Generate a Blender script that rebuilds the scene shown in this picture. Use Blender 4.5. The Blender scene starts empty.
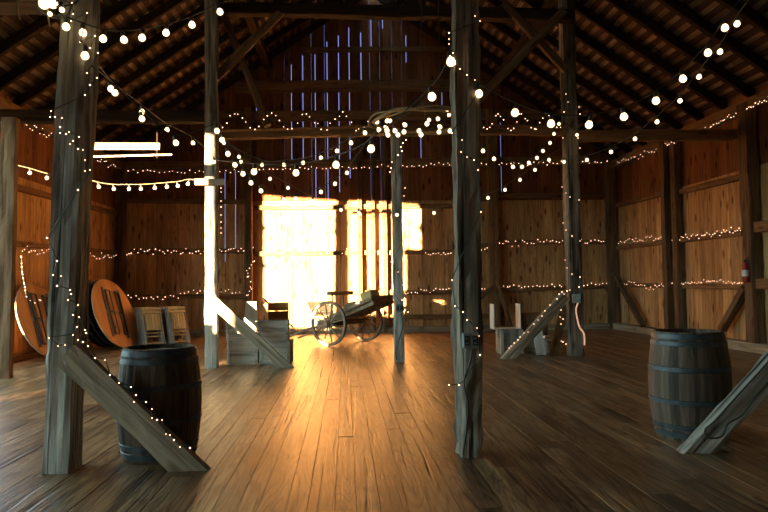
import bpy, bmesh, math, random
from mathutils import Vector, Matrix, Quaternion, noise
random.seed(7)
scene = bpy.context.scene
C = scene.collection
R = math.radians

# ------------------------------------------------------------------ camera
F, CAM_H = 640.0, 1.36
PSI, PIT, RHO = math.atan(39/640), math.atan(27/640), R(.7)
cm = bpy.data.cameras.new('camera'); cm.sensor_width = 36; cm.lens = F*36/768; cm.clip_end = 300
cam = bpy.data.objects.new('camera', cm); C.objects.link(cam)
MC = Matrix.Rotation(-PSI, 4, 'Z') @ Matrix.Rotation(math.pi/2+PIT, 4, 'X') @ Matrix.Rotation(-RHO, 4, 'Z')
cam.matrix_world = Matrix.Translation((0, 0, CAM_H)) @ MC
scene.camera = cam
EYE = Vector((0, 0, CAM_H))
def ray(x, y): return MC.to_3x3() @ Vector(((x-384)/F, -(y-256)/F, -1))
def at(x, y, Y):
    d = ray(x, y); return EYE + d*(Y/d.y)
def ground(x, y, z=0):
    d = ray(x, y); return EYE + d*((z-CAM_H)/d.z)
def atX(x, y, X):
    d = ray(x, y); return EYE + d*(X/d.x)

# ------------------------------------------------------------------ light, sky, exposure
SUN_DX, SUN_E = .638, .042
SKY, SUN = 9.5, 110.0
w = bpy.data.worlds.new('world'); scene.world = w; w.use_nodes = True
nt = w.node_tree; nt.nodes.clear()
def N(t, ty, **k):
    n = t.nodes.new(ty)
    for a, b in k.items(): setattr(n, a, b)
    return n
tc = N(nt, 'ShaderNodeTexCoord'); sep = N(nt, 'ShaderNodeSeparateXYZ'); nt.links.new(tc.outputs['Generated'], sep.inputs[0])
# how far the view points towards the west, where the sun sets
dotn = N(nt, 'ShaderNodeVectorMath', operation='DOT_PRODUCT'); nt.links.new(tc.outputs['Generated'], dotn.inputs[0])
dotn.inputs[1].default_value = Vector((-.93, -.36, 0)).normalized()
rw = N(nt, 'ShaderNodeValToRGB'); nt.links.new(dotn.outputs['Value'], rw.inputs[0])
e = rw.color_ramp.elements
e[0].position = 0; e[0].color = (.05, .06, .14, 1)
e[1].position = .75; e[1].color = (.62, .88, .86, 1)
rz = N(nt, 'ShaderNodeValToRGB'); nt.links.new(sep.outputs['Z'], rz.inputs[0])
e = rz.color_ramp.elements
e[0].position = 0; e[0].color = (.03, .025, .015, 1)
e[1].position = .02; e[1].color = (1, 1, 1, 1)
mx = N(nt, 'ShaderNodeMix', data_type='RGBA', blend_type='MULTIPLY'); mx.inputs[0].default_value = 1
nt.links.new(rw.outputs[0], mx.inputs[6]); nt.links.new(rz.outputs[0], mx.inputs[7])
bg = N(nt, 'ShaderNodeBackground'); bg.inputs[1].default_value = SKY
nt.links.new(mx.outputs[2], bg.inputs[0])
ow = N(nt, 'ShaderNodeOutputWorld'); nt.links.new(bg.outputs[0], ow.inputs[0])

sl = bpy.data.lights.new('evening_sun', 'SUN'); sl.energy = SUN; sl.color = (1, .70, .38); sl.angle = R(.6)
so = bpy.data.objects.new('evening_sun', sl); C.objects.link(so)
so.rotation_euler = Vector((SUN_DX, 1, -SUN_E*math.hypot(SUN_DX, 1))).to_track_quat('-Z', 'Y').to_euler()
so.location = (-20, -28, 6)
XL, XR, YF, YB = -6.18, 7.68, -3.0, 17.8
EAVE, XM, RIDGE = 4.7, .75, 9.4
pl = bpy.data.lights.new('side_opening_portal', 'AREA'); pl.shape = 'RECTANGLE'; pl.size = 11.9; pl.size_y = 4.1
po = bpy.data.objects.new('side_opening_portal', pl); C.objects.link(po)
po.location = (XL-.12, 5.6, 2.05); po.rotation_euler = Vector((1, 0, 0)).to_track_quat('-Z', 'Y').to_euler()
pl.cycles.is_portal = True
vs = scene.view_settings
vs.view_transform = 'Standard'; vs.look = 'None'; vs.gamma = 1; vs.use_curve_mapping = False
vs.exposure = 0
scene.cycles.max_bounces = 10; scene.cycles.diffuse_bounces = 6; scene.cycles.glossy_bounces = 4
scene.cycles.sample_clamp_indirect = 6
scene.cycles.use_denoising = True

# ------------------------------------------------------------------ materials
def new_mat(name):
    m = bpy.data.materials.new(name); m.use_nodes = True
    t = m.node_tree; t.nodes.clear()
    o = N(t, 'ShaderNodeOutputMaterial'); b = N(t, 'ShaderNodeBsdfPrincipled'); t.links.new(b.outputs[0], o.inputs[0])
    return m, t, b
def wood(name, dark, light, rough=.7, axis=2, island=0.0, knots=0.0, grain=1.0, bump=.4, spec=.3, stains=0.0, cracks=0.0, rings=0.0):
    """procedural wood, grain along the given local axis"""
    m, t, b = new_mat(name); L = t.links.new
    tc = N(t, 'ShaderNodeTexCoord'); oi = N(t, 'ShaderNodeObjectInfo'); geo = N(t, 'ShaderNodeNewGeometry')
    rsum = N(t, 'ShaderNodeMath', operation='ADD'); L(oi.outputs['Random'], rsum.inputs[0])
    if island: L(geo.outputs['Random Per Island'], rsum.inputs[1])
    else: rsum.inputs[1].default_value = 0
    sc = N(t, 'ShaderNodeMath', operation='MULTIPLY'); L(rsum.outputs[0], sc.inputs[0]); sc.inputs[1].default_value = 37
    off = N(t, 'ShaderNodeCombineXYZ')
    for i in range(3): L(sc.outputs[0], off.inputs[i])
    add = N(t, 'ShaderNodeVectorMath', operation='ADD'); L(tc.outputs['Object'], add.inputs[0]); L(off.outputs[0], add.inputs[1])
    def mapped(vals):
        mp = N(t, 'ShaderNodeVectorMath', operation='MULTIPLY'); L(add.outputs[0], mp.inputs[0]); mp.inputs[1].default_value = vals; return mp
    s = [22*grain]*3; s[axis] = 1.1*grain
    n1 = N(t, 'ShaderNodeTexNoise'); L(mapped(s).outputs[0], n1.inputs['Vector']); n1.inputs['Scale'].default_value = 1; n1.inputs['Detail'].default_value = 6; n1.inputs['Roughness'].default_value = .65; n1.inputs['Distortion'].default_value = .6
    s2 = [2.2]*3; s2[axis] = .5
    n2 = N(t, 'ShaderNodeTexNoise'); L(mapped(s2).outputs[0], n2.inputs['Vector']); n2.inputs['Scale'].default_value = 1; n2.inputs['Detail'].default_value = 3
    mixv = N(t, 'ShaderNodeMath', operation='MULTIPLY_ADD'); L(n1.outputs['Fac'], mixv.inputs[0]); mixv.inputs[1].default_value = .6
    k = N(t, 'ShaderNodeMath', operation='MULTIPLY'); L(n2.outputs['Fac'], k.inputs[0]); k.inputs[1].default_value = .4; L(k.outputs[0], mixv.inputs[2])
    rp = N(t, 'ShaderNodeValToRGB'); L(mixv.outputs[0], rp.inputs[0]); ee = rp.color_ramp.elements
    ee[0].position = .39; ee[0].color = (*dark, 1); ee[1].position = .62; ee[1].color = (*light, 1)
    col = rp.outputs[0]
    def mult(col, fac_socket, c2):
        q = N(t, 'ShaderNodeMix', data_type='RGBA', blend_type='MULTIPLY'); L(fac_socket, q.inputs[0]); L(col, q.inputs[6]); q.inputs[7].default_value = (*c2, 1); return q.outputs[2]
    if island:
        mr = N(t, 'ShaderNodeMapRange'); L(geo.outputs['Random Per Island'], mr.inputs[0]); mr.inputs[3].default_value = 0; mr.inputs[4].default_value = island
        col = mult(col, mr.outputs[0], (.35, .28, .22))
    if knots:
        v = N(t, 'ShaderNodeTexVoronoi'); ks = [5.5]*3; ks[axis] = 2.0; L(mapped(ks).outputs[0], v.inputs['Vector']); v.inputs['Scale'].default_value = 1; v.inputs['Randomness'].default_value = 1
        kr = N(t, 'ShaderNodeValToRGB'); L(v.outputs['Distance'], kr.inputs[0]); e2 = kr.color_ramp.elements
        e2[0].position = .12; e2[0].color = (1, 1, 1, 1); e2[1].position = .26; e2[1].color = (0, 0, 0, 1)
        kk = N(t, 'ShaderNodeMath', operation='MULTIPLY'); L(kr.outputs[0], kk.inputs[0]); kk.inputs[1].default_value = knots
        col = mult(col, kk.outputs[0], (.22, .12, .08))
    if stains:
        n3 = N(t, 'ShaderNodeTexNoise'); s3 = [1.6]*3; s3[axis] = .9; L(mapped(s3).outputs[0], n3.inputs['Vector']); n3.inputs['Scale'].default_value = 1; n3.inputs['Detail'].default_value = 5
        sr = N(t, 'ShaderNodeValToRGB'); L(n3.outputs['Fac'], sr.inputs[0]); e3 = sr.color_ramp.elements
        e3[0].position = .5; e3[0].color = (0, 0, 0, 1); e3[1].position = .72; e3[1].color = (stains,)*3+(1,)
        col = mult(col, sr.outputs[0], (.3, .26, .24))
    if rings:   # cathedral grain: contour lines of a stretched noise
        s5 = [5.5]*3; s5[axis] = .42
        n5 = N(t, 'ShaderNodeTexNoise'); L(mapped(s5).outputs[0], n5.inputs['Vector']); n5.inputs['Scale'].default_value = 1; n5.inputs['Detail'].default_value = 1.2; n5.inputs['Distortion'].default_value = .25
        m5 = N(t, 'ShaderNodeMath', operation='MULTIPLY'); L(n5.outputs['Fac'], m5.inputs[0]); m5.inputs[1].default_value = 95
        w5 = N(t, 'ShaderNodeMath', operation='SINE'); L(m5.outputs[0], w5.inputs[0])
        r5 = N(t, 'ShaderNodeMapRange'); L(w5.outputs[0], r5.inputs[0]); r5.inputs[1].default_value = .1; r5.inputs[2].default_value = 1; r5.inputs[4].default_value = rings
        col = mult(col, r5.outputs[0], (.38, .27, .2))
    hgt = n1.outputs['Fac']
    if cracks:
        s4 = [16]*3; s4[axis] = .55
        n4 = N(t, 'ShaderNodeTexNoise'); L(mapped(s4).outputs[0], n4.inputs['Vector']); n4.inputs['Scale'].default_value = 1; n4.inputs['Detail'].default_value = 2; n4.inputs['Distortion'].default_value = .3
        cr = N(t, 'ShaderNodeValToRGB'); L(n4.outputs['Fac'], cr.inputs[0]); e4 = cr.color_ramp.elements
        e4[0].position = .30; e4[0].color = (cracks,)*3+(1,); e4[1].position = .40; e4[1].color = (0, 0, 0, 1)
        col = mult(col, cr.outputs[0], (.12, .1, .09))
        sb = N(t, 'ShaderNodeMath', operation='SUBTRACT'); L(n1.outputs['Fac'], sb.inputs[0]); L(cr.outputs[0], sb.inputs[1]); hgt = sb.outputs[0]
    L(col, b.inputs['Base Color'])
    b.inputs['Roughness'].default_value = rough; b.inputs['Specular IOR Level'].default_value = spec
    bp = N(t, 'ShaderNodeBump'); bp.inputs['Strength'].default_value = bump; bp.inputs['Distance'].default_value = .01; L(hgt, bp.inputs['Height']); L(bp.outputs[0], b.inputs['Normal'])
    return m
def plain(name, col, rough=.5, metal=0, var=.25, scale=20):
    m, t, b = new_mat(name); L = t.links.new
    tc = N(t, 'ShaderNodeTexCoord'); n = N(t, 'ShaderNodeTexNoise'); L(tc.outputs['Object'], n.inputs['Vector']); n.inputs['Scale'].default_value = scale; n.inputs['Detail'].default_value = 4
    r = N(t, 'ShaderNodeValToRGB'); L(n.outputs['Fac'], r.inputs[0]); ee = r.color_ramp.elements
    ee[0].position = .3; ee[0].color = tuple(c*(1-var) for c in col)+(1,); ee[1].position = .7; ee[1].color = tuple(min(1, c*(1+var)) for c in col)+(1,)
    L(r.outputs[0], b.inputs['Base Color']); b.inputs['Roughness'].default_value = rough; b.inputs['Metallic'].default_value = metal
    return m
def glow(name, col, s):
    m, t, b = new_mat(name)
    b.inputs['Base Color'].default_value = (.8, .7, .5, 1)
    b.inputs['Emission Color'].default_value = (*col, 1); b.inputs['Emission Strength'].default_value = s
    return m
M = {}
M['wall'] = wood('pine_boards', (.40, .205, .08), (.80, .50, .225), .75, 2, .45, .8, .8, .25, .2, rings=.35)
M['wall_upper'] = wood('dark_reddish_boards', (.15, .055, .022), (.32, .135, .055), .8, 2, .5, .9, .8, .25, .15)
M['floor'] = wood('floor_planks', (.13, .08, .042), (.50, .325, .17), .34, 1, .6, .5, .9, .5, .5, 1, .7, .75)
M['post'] = wood('weathered_timber', (.08, .075, .065), (.54, .52, .46), .85, 2, 0, .6, .8, 1.0, .15, .6, 1)
M['hewn'] = wood('hewn_dark_timber', (.05, .042, .033), (.34, .30, .24), .85, 2, 0, .6, .8, 1.0, .15, .6, 1)
M['stud'] = wood('brown_stud', (.09, .05, .028), (.23, .14, .075), .8, 2, 0, .5, .9, .5, .15, .3, .4)
M['girt'] = wood('brown_girt', (.13, .065, .03), (.30, .17, .08), .8, 2, 0, .5, .9, .4, .15, 0, .3)
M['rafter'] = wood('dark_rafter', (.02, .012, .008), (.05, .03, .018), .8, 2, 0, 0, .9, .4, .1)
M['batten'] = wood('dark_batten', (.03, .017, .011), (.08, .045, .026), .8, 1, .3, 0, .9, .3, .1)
M['sheet'] = wood('roof_boards', (.16, .105, .065), (.38, .28, .19), .7, 1, .75, 0, .6, .2, .2)
M['brace'] = wood('brace_timber', (.20, .16, .11), (.46, .38, .27), .8, 2, 0, .5, .9, .5, .15, .2, .5)
M['stave'] = wood('oak_staves', (.06, .045, .035), (.19, .14, .10), .65, 2, .6, 0, 1, .4, .3, .4)
M['hoop'] = plain('hoop_steel', (.055, .072, .085), .5, .4, .4, 14)
M['head'] = wood('barrel_head', (.12, .10, .08), (.30, .26, .21), .7, 1, .4, 0, 1, .3, .3)
M['crate'] = wood('grey_painted_crate', (.36, .36, .31), (.76, .74, .66), .8, 0, .35, .3, .7, .5, .15, .5, .4)
M['crate_white'] = wood('white_painted_boards', (.5, .5, .45), (.78, .77, .70), .7, 2, .15, 0, .7, .3, .2, .2)
M['crate_brown'] = wood('brown_crate', (.34, .16, .06), (.62, .33, .13), .8, 0, .3, .4, .8, .4, .15)
M['cart'] = wood('cart_wood', (.22, .17, .11), (.52, .44, .33), .8, 2, .2, 0, .9, .5, .15, .2, .4)
M['cart_dark'] = wood('cart_dark_wood', (.10, .07, .045), (.28, .20, .13), .8, 0, .3, 0, .9, .5, .15)
M['iron'] = plain('rusty_iron', (.12, .10, .085), .6, .5, .3, 30)
M['table'] = wood('plywood_table', (.34, .15, .05), (.58, .29, .11), .6, 1, 0, 0, .4, .1, .3)
M['table_dark'] = plain('dark_table', (.028, .022, .02), .5, 0, .3, 5)
M['table_leg'] = plain('black_steel_leg', (.03, .03, .03), .45, .4, .2)
M['table_edge'] = plain('light_table_edge', (.42, .37, .29), .5, 0, .1)
M['chair'] = wood('grey_chair_wood', (.26, .23, .19), (.46, .42, .36), .65, 2, .2, 0, .8, .2, .3)
M['chair_seat'] = wood('honey_chair_slats', (.58, .40, .16), (.82, .62, .30), .6, 2, .25, 0, .7, .2, .3)
M['black'] = plain('black_plastic', (.02, .022, .024), .45, 0, .2)
M['grey_box'] = plain('grey_metal_box', (.22, .29, .31), .45, .4, .2)
M['pale_blue'] = plain('pale_blue_plastic', (.35, .58, .66), .5, 0, .2)
M['cord'] = plain('dark_green_cord', (.03, .04, .032), .6, 0, .2)
M['cord_light'] = plain('tan_cord', (.32, .25, .13), .7, 0, .2)
M['twine'] = plain('twine', (.36, .26, .13), .9, 0, .35, 60)
M['red'] = plain('red_enamel', (.36, .02, .015), .35, 0, .15)
M['white'] = plain('white_label', (.75, .73, .68), .6, 0, .08)
M['straw'] = plain('straw_bale', (.66, .50, .22), .95, 0, .35, 70)
M['canvas'] = plain('old_sacking', (.30, .25, .18), .95, 0, .3, 25)
M['blue'] = plain('blue_jug', (.10, .17, .25), .4, 0, .2)
M['bulb'] = glow('globe_bulb_glass', (1, .72, .38), 3.2)
M['fairy'] = glow('fairy_bulb_glass', (1, .56, .36), 4.5)
M['rope'] = glow('pink_rope_light', (1, .45, .30), .6)
M['socket'] = plain('bulb_socket', (.04, .035, .03), .5, 0, .2)
M['ground'] = plain('dry_grass_ground', (.10, .09, .05), .95, 0, .4, 3)

# ------------------------------------------------------------------ mesh helpers
def obj(name, bm, mat, parent=None, mtx=None, smooth=False):
    me = bpy.data.meshes.new(name); bm.to_mesh(me); bm.free()
    for m in (mat if isinstance(mat, (list, tuple)) else [mat]): me.materials.append(m)
    if smooth:
        for p_ in me.polygons: p_.use_smooth = True
    o = bpy.data.objects.new(name, me); C.objects.link(o)
    if parent: o.parent = parent
    if mtx is not None: o.matrix_local = mtx
    return o
def tag(o, label, cat, group=None):
    o['label'] = label; o['category'] = cat
    if group: o['group'] = group
    return o
def struct(o): o['kind'] = 'structure'; return o
def thing(name, label, cat, loc=(0, 0, 0), rz=0, group=None):
    o = bpy.data.objects.new(name, None); C.objects.link(o); o.empty_display_size = .1
    o.location = loc; o.rotation_euler = (0, 0, rz)
    return tag(o, label, cat, group)
def dup(root, label=None):
    r = root.copy(); C.objects.link(r)
    if label: r['label'] = label
    for ch in root.children:
        c = ch.copy(); C.objects.link(c); c.parent = r
        for g in ch.children:
            d = g.copy(); C.objects.link(d); d.parent = c
    return r
def box(bm, lo, hi, mi=0, bev=0):
    vs_ = [bm.verts.new((x, y, z)) for x in (lo[0], hi[0]) for y in (lo[1], hi[1]) for z in (lo[2], hi[2])]
    fs = []
    for q in ((0, 1, 3, 2), (4, 6, 7, 5), (0, 4, 5, 1), (2, 3, 7, 6), (0, 2, 6, 4), (1, 5, 7, 3)):
        f = bm.faces.new([vs_[i] for i in q]); f.material_index = mi; fs.append(f)
    if bev:
        bmesh.ops.bevel(bm, geom=list({e_ for f in fs for e_ in f.edges}), offset=bev, segments=1, affect='EDGES')
    return vs_
def obox(bm, p0, p1, wx, wy, up=Vector((0, 0, 1)), mi=0):
    """square bar from p0 to p1"""
    p0, p1 = Vector(p0), Vector(p1); z = (p1-p0).normalized()
    x = up.cross(z)
    if x.length < 1e-3: x = Vector((1, 0, 0))
    x.normalize(); y = z.cross(x)
    c = []
    for p_ in (p0, p1):
        for a, b_ in ((-1, -1), (1, -1), (1, 1), (-1, 1)): c.append(bm.verts.new(p_ + x*a*wx/2 + y*b_*wy/2))
    for q in ((3, 2, 1, 0), (4, 5, 6, 7), (0, 1, 5, 4), (1, 2, 6, 5), (2, 3, 7, 6), (3, 0, 4, 7)):
        f = bm.faces.new([c[i] for i in q]); f.material_index = mi
def tube(bm, pts, r, n=6, mi=0, closed=False):
    pts = [Vector(p_) for p_ in pts]; rings = []; m = len(pts); pv = None
    for i, p_ in enumerate(pts):
        a = pts[(i-1) % m] if (closed or i) else p_; b_ = pts[(i+1) % m] if (closed or i < m-1) else p_
        t = (b_-a)
        t = t.normalized() if t.length > 1e-9 else Vector((0, 0, 1))
        u = pv - t*pv.dot(t) if pv else t.orthogonal()
        if u.length < 1e-6: u = t.orthogonal()
        u.normalize(); pv = u; v = t.cross(u)
        rr = r[i] if isinstance(r, (list, tuple)) else r
        rings.append([bm.verts.new(p_ + (u*math.cos(2*math.pi*k/n)+v*math.sin(2*math.pi*k/n))*rr) for k in range(n)])
    for i in range(m if closed else m-1):
        a, b_ = rings[i], rings[(i+1) % m]
        for k in range(n):
            f = bm.faces.new((a[k], a[(k+1) % n], b_[(k+1) % n], b_[k])); f.material_index = mi
    if not closed:
        for rg in (rings[0][::-1], rings[-1]): bm.faces.new(rg).material_index = mi
def lathe(bm, prof, n=24, mi=0, cap=True):
    rings = [[bm.verts.new((r*math.cos(2*math.pi*k/n), r*math.sin(2*math.pi*k/n), z)) for k in range(n)] for r, z in prof]
    for a, b_ in zip(rings, rings[1:]):
        for k in range(n): bm.faces.new((a[k], a[(k+1) % n], b_[(k+1) % n], b_[k])).material_index = mi
    if cap:
        bm.faces.new(rings[0][::-1]).material_index = mi; bm.faces.new(rings[-1]).material_index = mi
def frame(p0, p1, up):
    """matrix at p0 with local Z along p0->p1 and local Y close to up"""
    z = (Vector(p1)-Vector(p0)).normalized(); x = Vector(up).cross(z).normalized(); y = z.cross(x)
    m = Matrix((x, y, z)).transposed().to_4x4(); m.translation = Vector(p0); return m
def timber(name, p0, p1, wx, wy, mat, up=(0, 1, 0), rough=.006, parent=None, seed=0, taper=0, erode=0, cut=0):
    """hand-worked timber from p0 to p1 with slightly wandering faces, grain along local Z"""
    p0, p1 = Vector(p0), Vector(p1)
    if cut: p0 = p0 - (p1-p0).normalized()*cut
    Ln = (p1-p0).length
    bm = bmesh.new(); ns = max(3, int(Ln/.09)) if rough > .004 else max(2, int(Ln/.6)); side = 4 if rough > .004 else 1
    rings = []
    for i in range(ns+1):
        z = Ln*i/ns; ring = []
        k = 1 - taper*i/ns
        for s in range(4):
            for j in range(side):
                q = j/side*2-1
                x, y = ((q, -1), (1, q), (-q, 1), (-1, -q))[s]
                ch = .95 if (j == 0) else 1
                a = noise.noise(Vector((x*2+seed*7.3, y*2, z*1.6)))*rough*2.2 + noise.noise(Vector((x*5+seed*3.1, y*5, z*7)))*rough
                ww = 1
                if erode and z < erode: ww = 1 - .22*(1-z/erode)*(.5+noise.noise(Vector((x*3+seed, y*3, z*9))))
                ring.append(bm.verts.new((x*(wx/2*k*ch+a)*ww, y*(wy/2*k*ch+a)*ww, z)))
        rings.append(ring)
    n = len(rings[0])
    for a, b_ in zip(rings, rings[1:]):
        for k in range(n): bm.faces.new((a[k], a[(k+1) % n], b_[(k+1) % n], b_[k]))
    bm.faces.new(rings[0][::-1]); bm.faces.new(rings[-1]); fm = frame(p0, p1, up)
    if cut:     # foot sawn flat along the floor
        inv = fm.inverted(); g = bm.verts[:]+bm.edges[:]+bm.faces[:]
        q = bmesh.ops.bisect_plane(bm, geom=g, plane_co=inv @ Vector((p0.x, p0.y, .002)), plane_no=inv.to_3x3() @ Vector((0, 0, 1)), clear_inner=True)
        bmesh.ops.holes_fill(bm, edges=[e_ for e_ in bm.edges if e_.is_boundary], sides=0)
    return obj(name, bm, mat, parent, fm)
def disc_mtx(c, nrm, up=(0, 0, 1)):
    z = Vector(nrm).normalized(); x = Vector(up).cross(z).normalized(); y = z.cross(x)
    m = Matrix((x, y, z)).transposed().to_4x4(); m.translation = Vector(c); return m

# ------------------------------------------------------------------ floor
bm = bmesh.new(); x = XL-.15
while x < XR+.2:
    wd = random.choice((.13, .145, .15, .17)); y = YF-.1 - random.random()*3
    while y < YB+.1:
        ln = random.uniform(2.6, 5.2); y1 = min(y+ln, YB+.12); y0 = max(y, YF-.1)
        if y1-y0 > .15:
            dz = random.uniform(-.004, 0)
            box(bm, (x+.0015, y0+.001, -.05), (x+wd-.0015, y1-.001, dz), 0)
        y += ln
    x += wd
struct(obj('floor', bm, M['floor']))
bm = bmesh.new(); box(bm, (-40, -40, -.4), (40, 50, -.08)); struct(obj('floor_ground', bm, M['ground']))

# ------------------------------------------------------------------ walls
def roof_z(X): return EAVE + (RIDGE-EAVE)*(1-abs(X-XM)/((XR-XL)/2))
def gable(name, Y, flip, gaps):
    bm = bmesh.new(); x = XL-.02
    while x < XR:
        wd = random.uniform(.22, .32); x1 = min(x+wd, XR+.02)
        for g0, g1 in gaps:
            if x < g0 < x1: x1 = g0
        z0 = -.05; za, zb = roof_z(x)+.19, roof_z(x1)+.19
        ys = (Y, Y+.028) if flip > 0 else (Y-.028, Y)
        a = x+.0015; b_ = x1-.0015
        segs = [(a, b_)]
        if a < XM < b_: segs = [(a, XM), (XM, b_)]
        for (p_, q) in segs:
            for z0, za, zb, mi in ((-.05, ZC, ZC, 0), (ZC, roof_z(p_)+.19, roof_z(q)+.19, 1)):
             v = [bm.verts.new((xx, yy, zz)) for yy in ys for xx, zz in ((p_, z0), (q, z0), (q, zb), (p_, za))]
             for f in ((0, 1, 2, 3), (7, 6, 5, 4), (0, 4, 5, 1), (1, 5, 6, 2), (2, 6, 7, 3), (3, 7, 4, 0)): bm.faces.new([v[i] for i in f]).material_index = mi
        x = x1
        for g0, g1 in gaps:
            if abs(x-g0) < 1e-6: x = g1
    return struct(obj(name, bm, [M['wall'], M['wall_upper']]))
ZC = 3.66   # the boards above this girt are darker and redder
# gaps between the gable boards where the evening sky shows through: X at the back wall
GAPS = ((225, 172, 262), (235.5, 168, 250), (256.5, 97, 118), (291.5, 64, 160), (303, 55, 163), (315.5, 54, 207), (327.5, 41, 202), (339, 35, 192), (349.5, 27, 178),
        (361, 32, 82), (371, 16, 46), (382.5, 18, 28), (406, 35, 62), (421, 135, 162), (442, 92, 106), (501, 122, 192))
gap_x = []
for px, ya, yb_ in GAPS:
    q = at(px, (ya+yb_)/2, YB); gap_x.append((q.x-.0048, q.x+.0048))
gap_x.sort()
gable('wall_back', YB, 1, gap_x)
gable('wall_front', YF, -1, [])
for px, ya, yb_ in GAPS:   # cover strips outside, where a gap is shut
    q = at(px, (ya+yb_)/2, YB); z0, z1 = at(px, yb_, YB).z, at(px, ya, YB).z
    bm = bmesh.new(); box(bm, (q.x-.04, YB+.029, -.05), (q.x+.04, YB+.045, z0)); box(bm, (q.x-.04, YB+.029, z1), (q.x+.04, YB+.045, roof_z(q.x)+.15)); struct(obj('trim_cover', bm, M['stud']))
def side_wall(name, X, flip, spans):
    bm = bmesh.new(); y = YF
    while y < YB:
        y1 = min(y+random.uniform(.22, .32), YB)
        for a, *_ in spans:
            if y < a < y1: y1 = a
        for _, b_, *_ in spans:
            if y < b_ < y1: y1 = b_
        parts = [(-.05, EAVE+.19)]
        for a, b_, *hs in spans:   # open heights of this span
            if y >= a-1e-6 and y1 <= b_+1e-6: parts = list(zip([-.05]+hs[1::2], hs[0::2]+[EAVE+.19]))
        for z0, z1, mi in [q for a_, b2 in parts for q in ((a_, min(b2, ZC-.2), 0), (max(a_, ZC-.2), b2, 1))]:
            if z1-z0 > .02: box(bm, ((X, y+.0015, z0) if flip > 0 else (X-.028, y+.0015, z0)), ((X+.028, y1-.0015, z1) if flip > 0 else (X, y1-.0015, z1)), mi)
        y = y1
    return struct(obj(name, bm, [M['wall'], M['wall_upper']]))
side_wall('wall_right', XR, 1, [])
side_wall('wall_left', XL, -1, [(-.2, 3.4, .0, 3.1), (3.7, 4.34, .9, 1.5), (4.34, 4.62, 1.04, 4.16), (4.62, 5.45, 0, .55, 2.95, 4.16), (5.45, 7.92, 1.04, 4.16), (8.42, 11.62, .55, 4.14)])  # off-camera openings, their heights shaped so the sun patches land inside
bm = bmesh.new(); box(bm, (-8.85, -.5, -.1), (XL-.03, -.4, 5.2)); struct(obj('wall_sun_blocker', bm, M['wall']))  # unseen wall added outside to keep direct sun out of the front bay

# ------------------------------------------------------------------ roof
SL = math.atan2(RIDGE-EAVE, (XR-XL)/2); SLEN = math.hypot(RIDGE-EAVE, (XR-XL)/2)
def roof(side):
    nm = 'ceiling_right' if side > 0 else 'ceiling_left'
    bm = bmesh.new(); n = 38
    # local frame: u from eave to ridge, v along the barn, w outward
    ex = XR if side > 0 else XL
    def P(u, v, ww): return Vector((ex - side*u*math.cos(SL) + side*ww*math.sin(SL), v, EAVE + u*math.sin(SL) + ww*math.cos(SL)))
    def slab(u0, u1, v0, v1, w0, w1, mi):
        c = [bm.verts.new(P(u, v, ww)) for u in (u0, u1) for v in (v0, v1) for ww in (w0, w1)]
        for q in ((0, 1, 3, 2), (4, 6, 7, 5), (0, 4, 5, 1), (2, 3, 7, 6), (0, 2, 6, 4), (1, 5, 7, 3)):
            bm.faces.new([c[i] for i in q]).material_index = mi
    st = (SLEN+.3)/n
    for i in range(n):
        u = -.3 + i*st
        slab(u, u+st*.52, YF-.2, YB+.2, .16, .19, 1)
        v = YF-.2 - random.random()
        while v < YB+.2:
            v1 = v+random.uniform(.5, 1.3); slab(u-.02, u+st+.004, max(v, YF-.2), min(v1, YB+.2)-.002 if v1 < YB+.2 else YB+.2, .19, .21+.001*(i % 2), 0); v = v1
    bmesh.ops.recalc_face_normals(bm, faces=bm.faces)
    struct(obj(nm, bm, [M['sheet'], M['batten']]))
    lab = 'dark wooden rafter under the %s slope of the roof' % ('right' if side > 0 else 'left')
    proto = None; y = YB-.35; k = 0
    while y > 1.5:
        p0, p1 = P(-.25, y, .07), P(SLEN-.02, y, .07)
        if proto is None:
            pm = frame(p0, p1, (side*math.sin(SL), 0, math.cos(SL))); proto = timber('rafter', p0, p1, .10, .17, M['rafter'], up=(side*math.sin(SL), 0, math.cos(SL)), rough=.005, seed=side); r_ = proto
        else:
            r_ = proto.copy(); C.objects.link(r_); mm = pm.copy(); mm.translation = p0 + Vector((0, 0, random.uniform(-.01, .01))); r_.matrix_local = mm
        tag(r_, lab, 'rafter', 'rafters of the %s roof slope' % ('right' if side > 0 else 'left'))
        y -= .86; k += 1
roof(-1); roof(1)
tn = 0
def trim(p0, p1, wx, wy, mat='girt', up=(0, 1, 0), rough=.003):
    global tn; tn += 1
    return struct(timber('trim_%d' % tn, p0, p1, wx, wy, M[mat], up, rough, seed=tn))
# girts of the back wall, one per bay and height (pixel heights read off the photo)
yb = YB-.06
def bgirt(x0, x1, y0, y1, h=.13, d=.11): trim(at(x0, y0, yb), at(x1, y1, yb), d, h, up=(0, 0, 1))
for a in ((118, 250, 201, 202), (254, 452, 208, 206), (494, 612, 196, 195),
          (118, 250, 251, 251), (254, 452, 254, 252), (494, 612, 242, 242), (452, 494, 247, 245),
          (118, 250, 297, 296), (350, 452, 293, 292), (452, 612, 292, 286),
          (390, 488, 317, 316), (452, 494, 200, 199)): bgirt(*a)
for a in ((300, 445, 50, 49, .14), (235, 500, 87, 85, .34), (170, 560, 117, 114, .3), (118, 612, 167, 160, .25)): bgirt(*a)
trim((XL, YB-.12, .07), (XR, YB-.12, .07), .18, .16, 'brace', (0, 0, 1))
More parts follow.
